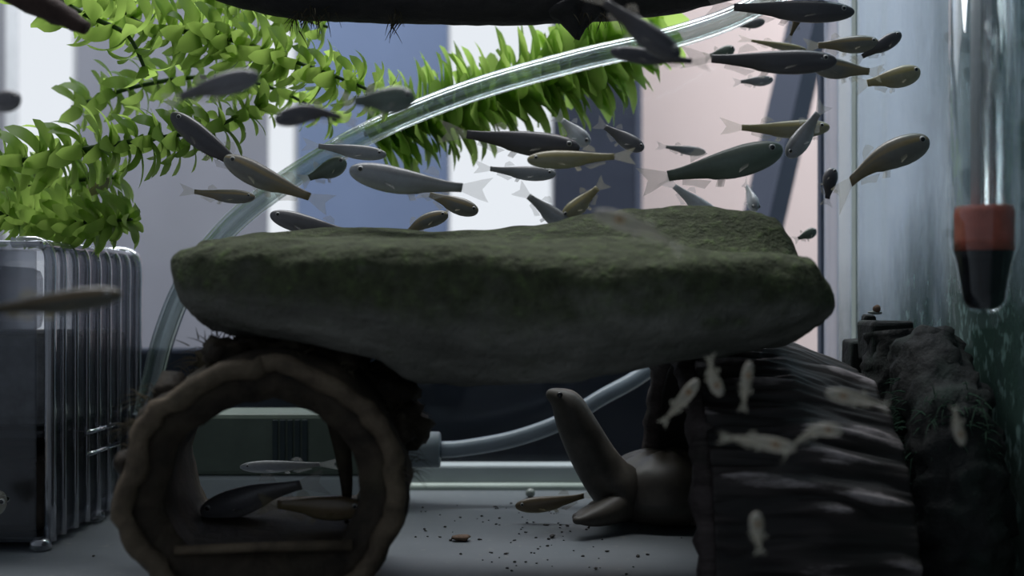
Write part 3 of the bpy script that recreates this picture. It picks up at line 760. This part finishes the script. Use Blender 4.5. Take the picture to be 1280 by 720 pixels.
o = strands('algae_tuft', sp_, M['fuzz'], dw, 10, 0.005, 0.0003, 0.3); o['kind'] = 'stuff'
path = catmull([P(-160, -190, .3), P(-80, -90, .3), P(-10, -30, .3), P(40, 0, .3), P(80, 20, .3), P(108, 36, .3)], 20); c0 = path[-1]
v, f = tube_geo(path, [0.006, 0.0052, 0.0042, 0.0034, 0.0018], 10, True, 0.15, 300)
o = mesh_obj('twig', shift(v, c0), f, M['twig']); o.location = c0
tag(o, 'blunt reddish brown twig poking down before the waterweed', 'twig')

# ------------------------------------------------------------------ waterweed
def leaf_mesh(name, L, Wd, curl, mat, n=8):
    v = []; f = []
    for i in range(n+1):
        u = i/n; w = Wd*0.5*min(1, 0.55+1.6*u)*max(0.0, 1-max(0, (u-0.45)/0.55)**2.6)**0.5+Wd*0.03
        a = curl*u; x = L*(math.sin(a)/curl if abs(curl) > .01 else u); z = -L*(1-math.cos(a))/curl if abs(curl) > .01 else 0
        v += [(x, -w, z+w*0.18), (x, 0, z), (x, w, z+w*0.18)]
    for i in range(n):
        for k in (0, 1): f.append((i*3+k, i*3+k+1, i*3+3+k+1, i*3+3+k))
    me = bpy.data.meshes.new(name); me.from_pydata(v, [], f); me.update()
    me.polygons.foreach_set('use_smooth', [True]*len(me.polygons)); me.materials.append(mat); return me
LM = {k: [leaf_mesh('leaf', 1, w, c, M[m]) for w, c in shapes] for k, m, shapes in (
    ('broad', 'leaf', ((0.36, 1.7), (0.42, 1.4), (0.33, 2.2), (0.4, 1.0))),
    ('dark', 'leafdark', ((0.36, 1.5), (0.4, 1.1), (0.32, 2.0), (0.38, 0.8))),
    ('fine', 'leaffine', ((0.44, 0.5), (0.5, 0.8), (0.4, 0.35), (0.46, 1.0))))}
def weed(pts, n_nodes, k, ln, kind_, label, name='waterweed', open_=1.15, tip_open=0.5, stem_r=0.0011):
    path = catmull(pts, 100); base = path[0]
    e = empty(name, base, label, 'plant', 'waterweed stems in the tank')
    v, f = tube_geo([p-base for p in path[::4]], [stem_r, stem_r*0.8, stem_r*0.5], 8); mesh_obj('stem', v, f, M['stem'], e)
    fr = frames(path)
    for i in range(n_nodes):
        s = (i+0.4)/n_nodes; idx = min(100, int(s*100)); T, N, B = fr[idx]; p = path[idx]-base
        end = max(0, (s-0.8)/0.2); op = open_*(1-end)+tip_open*end
        for j in range(k):
            a = 2*math.pi*j/k+i*0.9+random.uniform(-.25, .25); o_ = op+random.uniform(-.18, .18)
            d = N*math.cos(a)+B*math.sin(a); X = (T*math.cos(o_)+d*math.sin(o_)).normalized()
            Z = (T-X*T.dot(X)); Z = Z.normalized() if Z.length > 1e-4 else d
            Y = Z.cross(X); s_ = ln*random.uniform(.78, 1.15)*(1-0.25*end)
            # twist a little
            q = Matrix((X, Y, Z)).transposed().to_4x4()
            lf = bpy.data.objects.new('leaf', random.choice(LM[kind_])); C.objects.link(lf); lf.parent = e
            lf.matrix_basis = Matrix.Translation(p+d*stem_r*0.6) @ q @ Matrix.Rotation(random.uniform(-.4, .4), 4, 'X') @ Matrix.Diagonal((s_, s_, s_, 1))
    return e
weed([P(95, -30, .405), P(180, 32, .405), P(260, 42, .405), P(330, 64, .405), P(410, 92, .405), P(485, 122, .405)], 26, 7, .0148, 'broad', 'arching waterweed stem of broad leaves with tip beside the clear hose')
weed([P(180, -40, .435), P(260, -8, .435), P(330, 10, .435), P(410, 34, .435)], 14, 6, .0155, 'broad', 'short waterweed stem hanging under the driftwood branch')
weed([P(-40, 212, .385), P(50, 197, .385), P(130, 182, .385), P(200, 172, .39), P(265, 160, .395), P(330, 128, .40)], 22, 7, .0148, 'dark', 'long horizontal waterweed stem with leaves drooping above the tuft')
weed([P(-40, 262, .40), P(40, 272, .40), P(105, 278, .395), P(165, 274, .39)], 17, 8, .013, 'dark', 'bushy waterweed stem ending in a starry tuft over plastic box', tip_open=0.8)
weed([P(20, -40, .37), P(70, -2, .37), P(115, 22, .37), P(160, 45, .37), P(185, 95, .375)], 10, 4, .0155, 'broad', 'sparse waterweed stem drooping beside the reddish twig')
weed([P(-50, 240, .43), P(20, 236, .43), P(90, 226, .43), P(150, 222, .43)], 16, 6, .0145, 'dark', 'dim waterweed stem partly hidden behind the horizontal stem')
weed([P(90, 135, .445), P(170, 108, .445), P(260, 96, .445), P(340, 110, .445), P(420, 150, .445)], 20, 6, .0145, 'dark', 'waterweed stem running between the arching and horizontal stems')
weed([P(455, 168, .462), P(540, 142, .462), P(640, 112, .462), P(730, 82, .462), P(820, 35, .462)], 37, 8, .026, 'fine', 'pale feathery plume of waterweed behind the clear hose', name='plume_weed', open_=0.98, tip_open=0.8)

# ------------------------------------------------------------------ fish
PROF = [(0, .12), (.008, .26), (.025, .41), (.06, .59), (.12, .77), (.2, .91), (.32, 1.0), (.48, .94), (.62, .77), (.75, .58), (.87, .43), (.95, .37), (1, .36)]
def prof(t):
    for (a, b), (c, d) in zip(PROF, PROF[1:]):
        if t <= c: return b+(d-b)*(t-a)/(c-a)
    return PROF[-1][1]
def fish(hx, hy, tx_, ty, d, hpx, kd, label, dd=0.0, bend=0.0, sag=0.0, name='fish', group='small fish swimming in the tank', fins=True, up=None):
    head, tail = P(hx, hy, d-dd/2), P(tx_, ty, d+dd/2)
    L = (head-tail).length; H = 0.93*hpx/F*d; ctr = (head+tail)/2
    X = (head-tail).normalized(); U = up or Vector((0, -0.05, 1))
    if abs(X.dot(U)) > 0.9: U = Vector((1, 0, 0.2))
    Z = (U-X*U.dot(X)).normalized(); Y = Z.cross(X)
    e = empty(name, ctr, label, 'fish', group)
    e.matrix_basis = Matrix.Translation(ctr) @ Matrix((X, Y, Z)).transposed().to_4x4()
    mb, mf = KIND[kd]
    def bm_(p):
        s = max(0.0, 0.2-p[0]/L); return Vector((p[0], p[1]+bend*L*s*s*1.6, p[2]+sag*L*s*s*1.6))
    NT_, NK = 22, 14; v = []; f = []; at = []; av = []
    for i in range(NT_+1):
        t = (i/NT_)**1.5
        x = L*(0.5-0.8*t); h = prof(t)*H*0.5
        wdt = h*(0.62 if t < .3 else 0.62-0.3*(t-.3)/.7)
        zc = -0.04*H*(1-abs(2*t-0.9))-0.03*H*(1-t)
        for k in range(NK):
            a = 2*math.pi*k/NK
            sa = math.sin(a); v.append(bm_((x, wdt*math.cos(a), zc+h*sa*(1.08 if sa < 0 and t < .65 else 0.96)))); at.append(t); av.append(sa)
    for i in range(NT_):
        for k in range(NK):
            k2 = (k+1) % NK; f.append((i*NK+k, i*NK+k2, (i+1)*NK+k2, (i+1)*NK+k))
    f.append(tuple(range(NK))[::-1]); f.append(tuple(NT_*NK+k for k in range(NK)))
    mesh_obj('body', v, f, mb, e, attrs={'t': at, 'v': av})
    def fin(nm, outline):
        vs = [bm_(p) for p in outline]; c = sum(vs, Vector())/len(vs)
        return mesh_obj(nm, vs+[c], [(i, (i+1) % len(vs), len(vs)) for i in range(len(vs))], mf, e)
    h = 0.13*H
    tail_o = [(-.29*L, 0, h), (-.36*L, 0, .25*H), (-.43*L, 0, .37*H), (-.5*L, 0, .46*H), (-.47*L, 0, .25*H), (-.44*L, 0, 0.0), (-.47*L, 0, -.25*H), (-.5*L, 0, -.46*H), (-.43*L, 0, -.37*H), (-.36*L, 0, -.25*H), (-.29*L, 0, -h)]
    vs = [bm_(p) for p in tail_o]; core = bm_((-.34*L, 0, 0))
    mesh_obj('tail_fin', vs+[core], [(i, i+1, 11) for i in range(10)]+[(10, 0, 11)], mf, e)
    if fins:
        fin('dorsal_fin', [(-.0*L, 0, .40*H), (-.03*L, 0, .55*H), (-.07*L, 0, .66*H), (-.12*L, 0, .5*H), (-.13*L, 0, .26*H)])
        fin('anal_fin', [(-.02*L, 0, -.44*H), (-.08*L, 0, -.64*H), (-.15*L, 0, -.47*H), (-.22*L, 0, -.36*H), (-.21*L, 0, -.18*H)])
        for s in (-1, 1):
            fin('pectoral_fin', [(.25*L, s*.24*H, -.15*H), (.22*L, s*.4*H, -.3*H), (.15*L, s*.46*H, -.42*H), (.17*L, s*.3*H, -.28*H)])
            fin('pelvic_fin', [(.07*L, s*.1*H, -.48*H), (.04*L, s*.2*H, -.72*H), (0.0, s*.16*H, -.66*H), (.02*L, s*.08*H, -.46*H)])
    xe_ = .5*L-.8*L*.10
    re = 0.115*H if L > 0.02 else 0.13*H
    for s in (-1, 1):
        v = []; f = []; n_ = 10; rings = [(0.0, 0.34), (0.66, 0.28), (0.72, 0.25), (1.0, 0.0)]
        yy = prof(.1)*H*0.5*0.56
        for rr, dy in rings[1:]:
            for k in range(n_):
                a = 2*math.pi*k/n_; v.append(bm_((xe_+re*rr*math.cos(a), s*(yy+re*dy*1.6), .07*H+re*rr*math.sin(a))))
        v.append(bm_((xe_, s*(yy+re*.34*1.6), .07*H))); ci = len(v)-1
        for k in range(n_): f.append((ci, k, (k+1) % n_))
        for i in range(2):
            for k in range(n_): f.append((i*n_+k, i*n_+n_+k, i*n_+n_+(k+1) % n_, i*n_+(k+1) % n_))
        eo = mesh_obj('eye', v, f, [M['eye'], M['iris']], e)
        for i, pl in enumerate(eo.data.polygons): pl.material_index = 0 if i < n_ else 1
    return e

FISH = [
 # hx, hy, tx, ty, d, h, kind, label, dd, bend, sag
 (323,93, 200,122, .245,32,'grey','blurred mauve grey fish before the waterweed beside the arching stem', 0,0,-.1),
 (215,141, 330,232, .375,31,'dark','dark fish slanting down with its tail behind the gold-striped fish', 0,0,0),
 (281,196, 412,262, .345,33,'gold','gold-striped fish with white belly fins in front of the clear hose', 0,0,.05),
 (319,246, 224,240, .385,19,'gold','small brownish fish alone in front of the grey curtain', 0,0,.04),
 (338,267, 462,300, .372,27,'grey','grey fish skimming the left top of the slab below the hose', 0,0,.05),
 (343,150, 440,122, .25,27,'dark','dark blurred fish curving past the waterweed with its head down', 0,0,-.5),
 (518,120, 425,128, .25,37,'green','stout dark green fish in front of the clear hose and waterweed tip', 0,0,0),
 (483,193, 377,180, .378,20,'silver','slim silver fish just above the big grey fish, crossing the hose', 0,0,0),
 (432,200, 375,228, .40,26,'green','green-sided fish partly hidden behind the gold-striped fish tail', 0,0,0),
 (437,211, 612,246, .335,37,'silver','large silvery grey fish with clear eye in front of blue curtain', 0,0,.06),
 (598,264, 522,238, .375,24,'gold','small dark-backed fish dipping under the big silvery grey fish tail', 0,0,0),
 (560,267, 484,288, .38,21,'gold','small fish with golden back and bent tail just above slab', 0,0,-.5),
 (725,184, 548,164, .345,34,'dark','large dark fish with pale tail below the green plume', 0,0,0),
 (737,180, 694,143, .425,24,'white','tiny white silver fish tilted down before the navy door', 0.004,0,0),
 (805,186, 744,152, .40,22,'grey','drab grey fish heading down across the navy door edge', 0.0,0,0),
 (659,199, 795,195, .33,25,'yellow','yellow-backed fish facing the large silvery ones under the plume', 0,0,0),
 (695,217, 592,212, .405,20,'silver','slim bright silver fish with big eye before the white window', 0,0,.05),
 (722,290, 645,234, .425,26,'silver','pale silver fish diving behind the slab from the white window', 0,0,0),
 (703,272, 758,226, .425,24,'yellow','small olive fish nosing down to slab before the navy door', 0,0,0),
 (882,190, 820,182, .435,13,'silver','thin small silver fish over the back of the large green fish', 0,0,0),
 (978,184, 800,232, .35,43,'green','large olive green fish with wide pale forked tail', 0,0,.03),
 (902,276, 828,222, .41,23,'white','silver white fish slipping behind slab under the large green fish', 0,0,0),
 (1037,158, 900,164, .405,25,'yellow','slender yellow fish crossing the slanted bar', 0,0,.06),
 (984,196, 1032,128, .39,27,'silver','bluish silver fish heading down beside the slanted bar', 0,0,0),
 (946,262, 930,226, .435,22,'white','tiny white fish hovering upright beside the foot of slanted bar', 0.01,0,0),
 (1161,174, 1032,218, .365,41,'gold','large tan fish nearest the side glass with downcurved tail', 0,0,-.35),
 (1042,210, 1032,258, .42,20,'dark','tiny dark fish hanging tail-down beneath the large tan fish', 0,0,0),
 (1020,287, 992,301, .44,14,'green','tiny green fry just off the right end of the slab', 0,0,0),
 (1098,52, 1004,58, .395,24,'gold','olive-backed fish with white belly above the pale-tailed fish', 0,0,0),
 (1126,41, 1066,78, .395,20,'dark','dark fish beside the side glass slanting up behind the olive one', 0,0,0),
 (1150,88, 1068,108, .378,29,'yellow','brownish yellow fish near the side glass with ragged fins', 0,0,0),
 (1016,80, 1104,92, .36,28,'gold','pale-tailed tan fish facing the nose of the long black fish', 0,0,0),
 (1046,75, 850,76, .335,33,'dark','long black fish in front of the beige panel and slanted bar', 0,0,.03),
 (763,63, 890,80, .275,22,'dark','black fish under the diagonal fish, tail touching the long black fish', 0,0,0),
 (850,70, 732,-14, .255,34,'dark','dark fish slanting down from the driftwood branch knot', 0,0,0),
 (1068,14, 880,8, .36,30,'dark','black fish at the water surface crossing the top of slanted bar', 0,0,0),
 (918,60, 880,72, .44,16,'green','tiny grey green fish peeking over the long black fish', 0,0,0),
 (966,99, 916,103, .43,14,'silver','tiny silver fish under the belly of the long black fish', 0,0,0),
 (1008,62, 922,48, .435,11,'yellow','thin pale yellow fry above the long black fish', 0,0,0),
 (1006,6, 984,54, .41,12,'brown','small reddish fish tail-down beside the top of slanted bar', 0,0,0),
 (956,26, 912,34, .43,13,'grey','small grey fish where the clear hose meets the surface', 0,0,0),
 (742,264, 862,300, .215,24,'pale','blurred pale fish with amber belly spot in front of slab', 0,0,-.2),
 (1032,490, 1114,504, .225,19,'pale','whitish fish with amber spot highest in front of bark cave', 0,0,-.1),
 (1054,538, 982,530, .22,18,'pale','whitish curled fish with amber spot in front of bark cave', 0,0,-.8),
 (995,560, 898,540, .21,19,'pale','dim pale fish with amber spot lowest in front of bark cave', 0,0,-.1),
 (1204,556, 1192,506, .235,15,'pale','small whitish fish tail-up in front of the black stump', 0,0,0),
 (946,640, 950,694, .215,19,'pale','pale fish nose-up low against the bark cave', 0,0,0),
 (152,366, -50,392, .205,33,'amber','near blurred amber-backed fish in front of plastic box', 0,0,0),
 (902,494, 880,446, .235,18,'pale','pale fish nosing down at the bark cave mouth under slab', 0,0,.2),
 (938,452, 928,516, .23,15,'pale','pale upright fish on the bark cave just under slab', 0,0,0),
 (872,474, 826,532, .245,17,'pale','pale slanting fish before the dark mouth of the bark cave', 0,0,0),
 (138,222, 98,252, .40,18,'yellow','tiny yellow olive fry among the waterweed leaves', 0,0,0),
 (644,632, 752,622, .412,22,'brown','brown fish lying on the tank floor beside the turtle foot', 0,0,.1),
 (26,122, -40,130, .245,30,'grey','brown grey blurred fish at the waterweed beside the narrow window', 0,0,0),
 (300,583, 425,580, .40,17,'silver','silver fish just beyond the far opening of the hollow log', 0,0,0),
 (250,640, 405,590, .325,40,'grey','big grey fish resting inside the hollow log', 0,0,-.1),
 (455,634, 320,630, .31,34,'brown','brown fish beside the big one on the hollow log floor', 0,0,0),
 (8,628, -30,622, .355,34,'pale','pale fish at the foot of the plastic box', 0,0,0),
]
for row in FISH:
    hx, hy, tx_, ty, d, h, kd, lab = row[:8]
    fish(hx, hy, tx_, ty, d, h, kd, lab, dd=row[8], bend=row[9], sag=row[10])

# ------------------------------------------------------------------ crumbs on the tank floor
def on_floor(px, py):
    d = CAMZ*F/(py-HORY); return Vector((bx(px, d), d, 0.0))
p = on_floor(577, 676); v, f = lump_geo((0, 0, 0.0012), 0.0022, (1.6, 1.2, 0.5), 0.4)
o = mesh_obj('food_pellet', v, f, M['pellet']); o.location = p; tag(o, 'brown lumpy food pellet on the tank floor', 'pellet')
p = on_floor(663, 622); v, f = lump_geo((0, 0, 0.002), 0.0022, (1, 1, 0.9), 0.06)
o = mesh_obj('snail_shell', v, f, M['bead']); o.location = p; tag(o, 'small round grey shell on the floor beside brown fish', 'shell')
spots = [(683,657,4),(690,672,7),(657,666,3),(643,676,3),(709,658,4),(759,690,4),(797,696,5),(600,675,3),(563,676,4),(532,664,3),(633,693,4),(117,696,4),(619,634,3),(745,712,5),(550,672,3)]
me0 = []
for k in range(3):
    v, f = lump_geo((0, 0, 0.28), 0.5, (1, 0.6, 0.55), 0.5, 37+k*11, 1)
    m_ = bpy.data.meshes.new('crumb'); m_.from_pydata([tuple(q) for q in v], [], f); m_.materials.append(M['crumb']); me0.append(m_)
for i, (x, y, s) in enumerate(spots):
    q = on_floor(x, y); o = bpy.data.objects.new('crumb', me0[i % 3]); C.objects.link(o); o.location = q
    k = s*1.5/F*q.y; o.scale = (k*1.3, k*1.2, k*0.7); o.rotation_euler = (0, 0, i*1.3)
    tag(o, 'dark crumb lying on the pale tank floor', 'crumb', 'dark crumbs on the tank floor')
v = []; f = []
for i in range(110):
    x = random.gauss(640, 90); y = random.uniform(628, 719)
    q = on_floor(x, y)
    if (q-Vector((PC.x, PC.y+.045, 0))).length < 0.058 or x > 880: continue
    s = random.uniform(0.0002, 0.0005); a, b = lump_geo(q+Vector((0, 0, s*.5)), s, (1.3, 1, .7), 0.4, 90, 1)
    n_ = len(v); v += a; f += [tuple(n_+w_ for w_ in t_) for t_ in b]
o = mesh_obj('floor_specks', v, f, M['crumb']); tag(o, 'fine dark specks scattered over the tank floor', 'specks', kind='stuff')
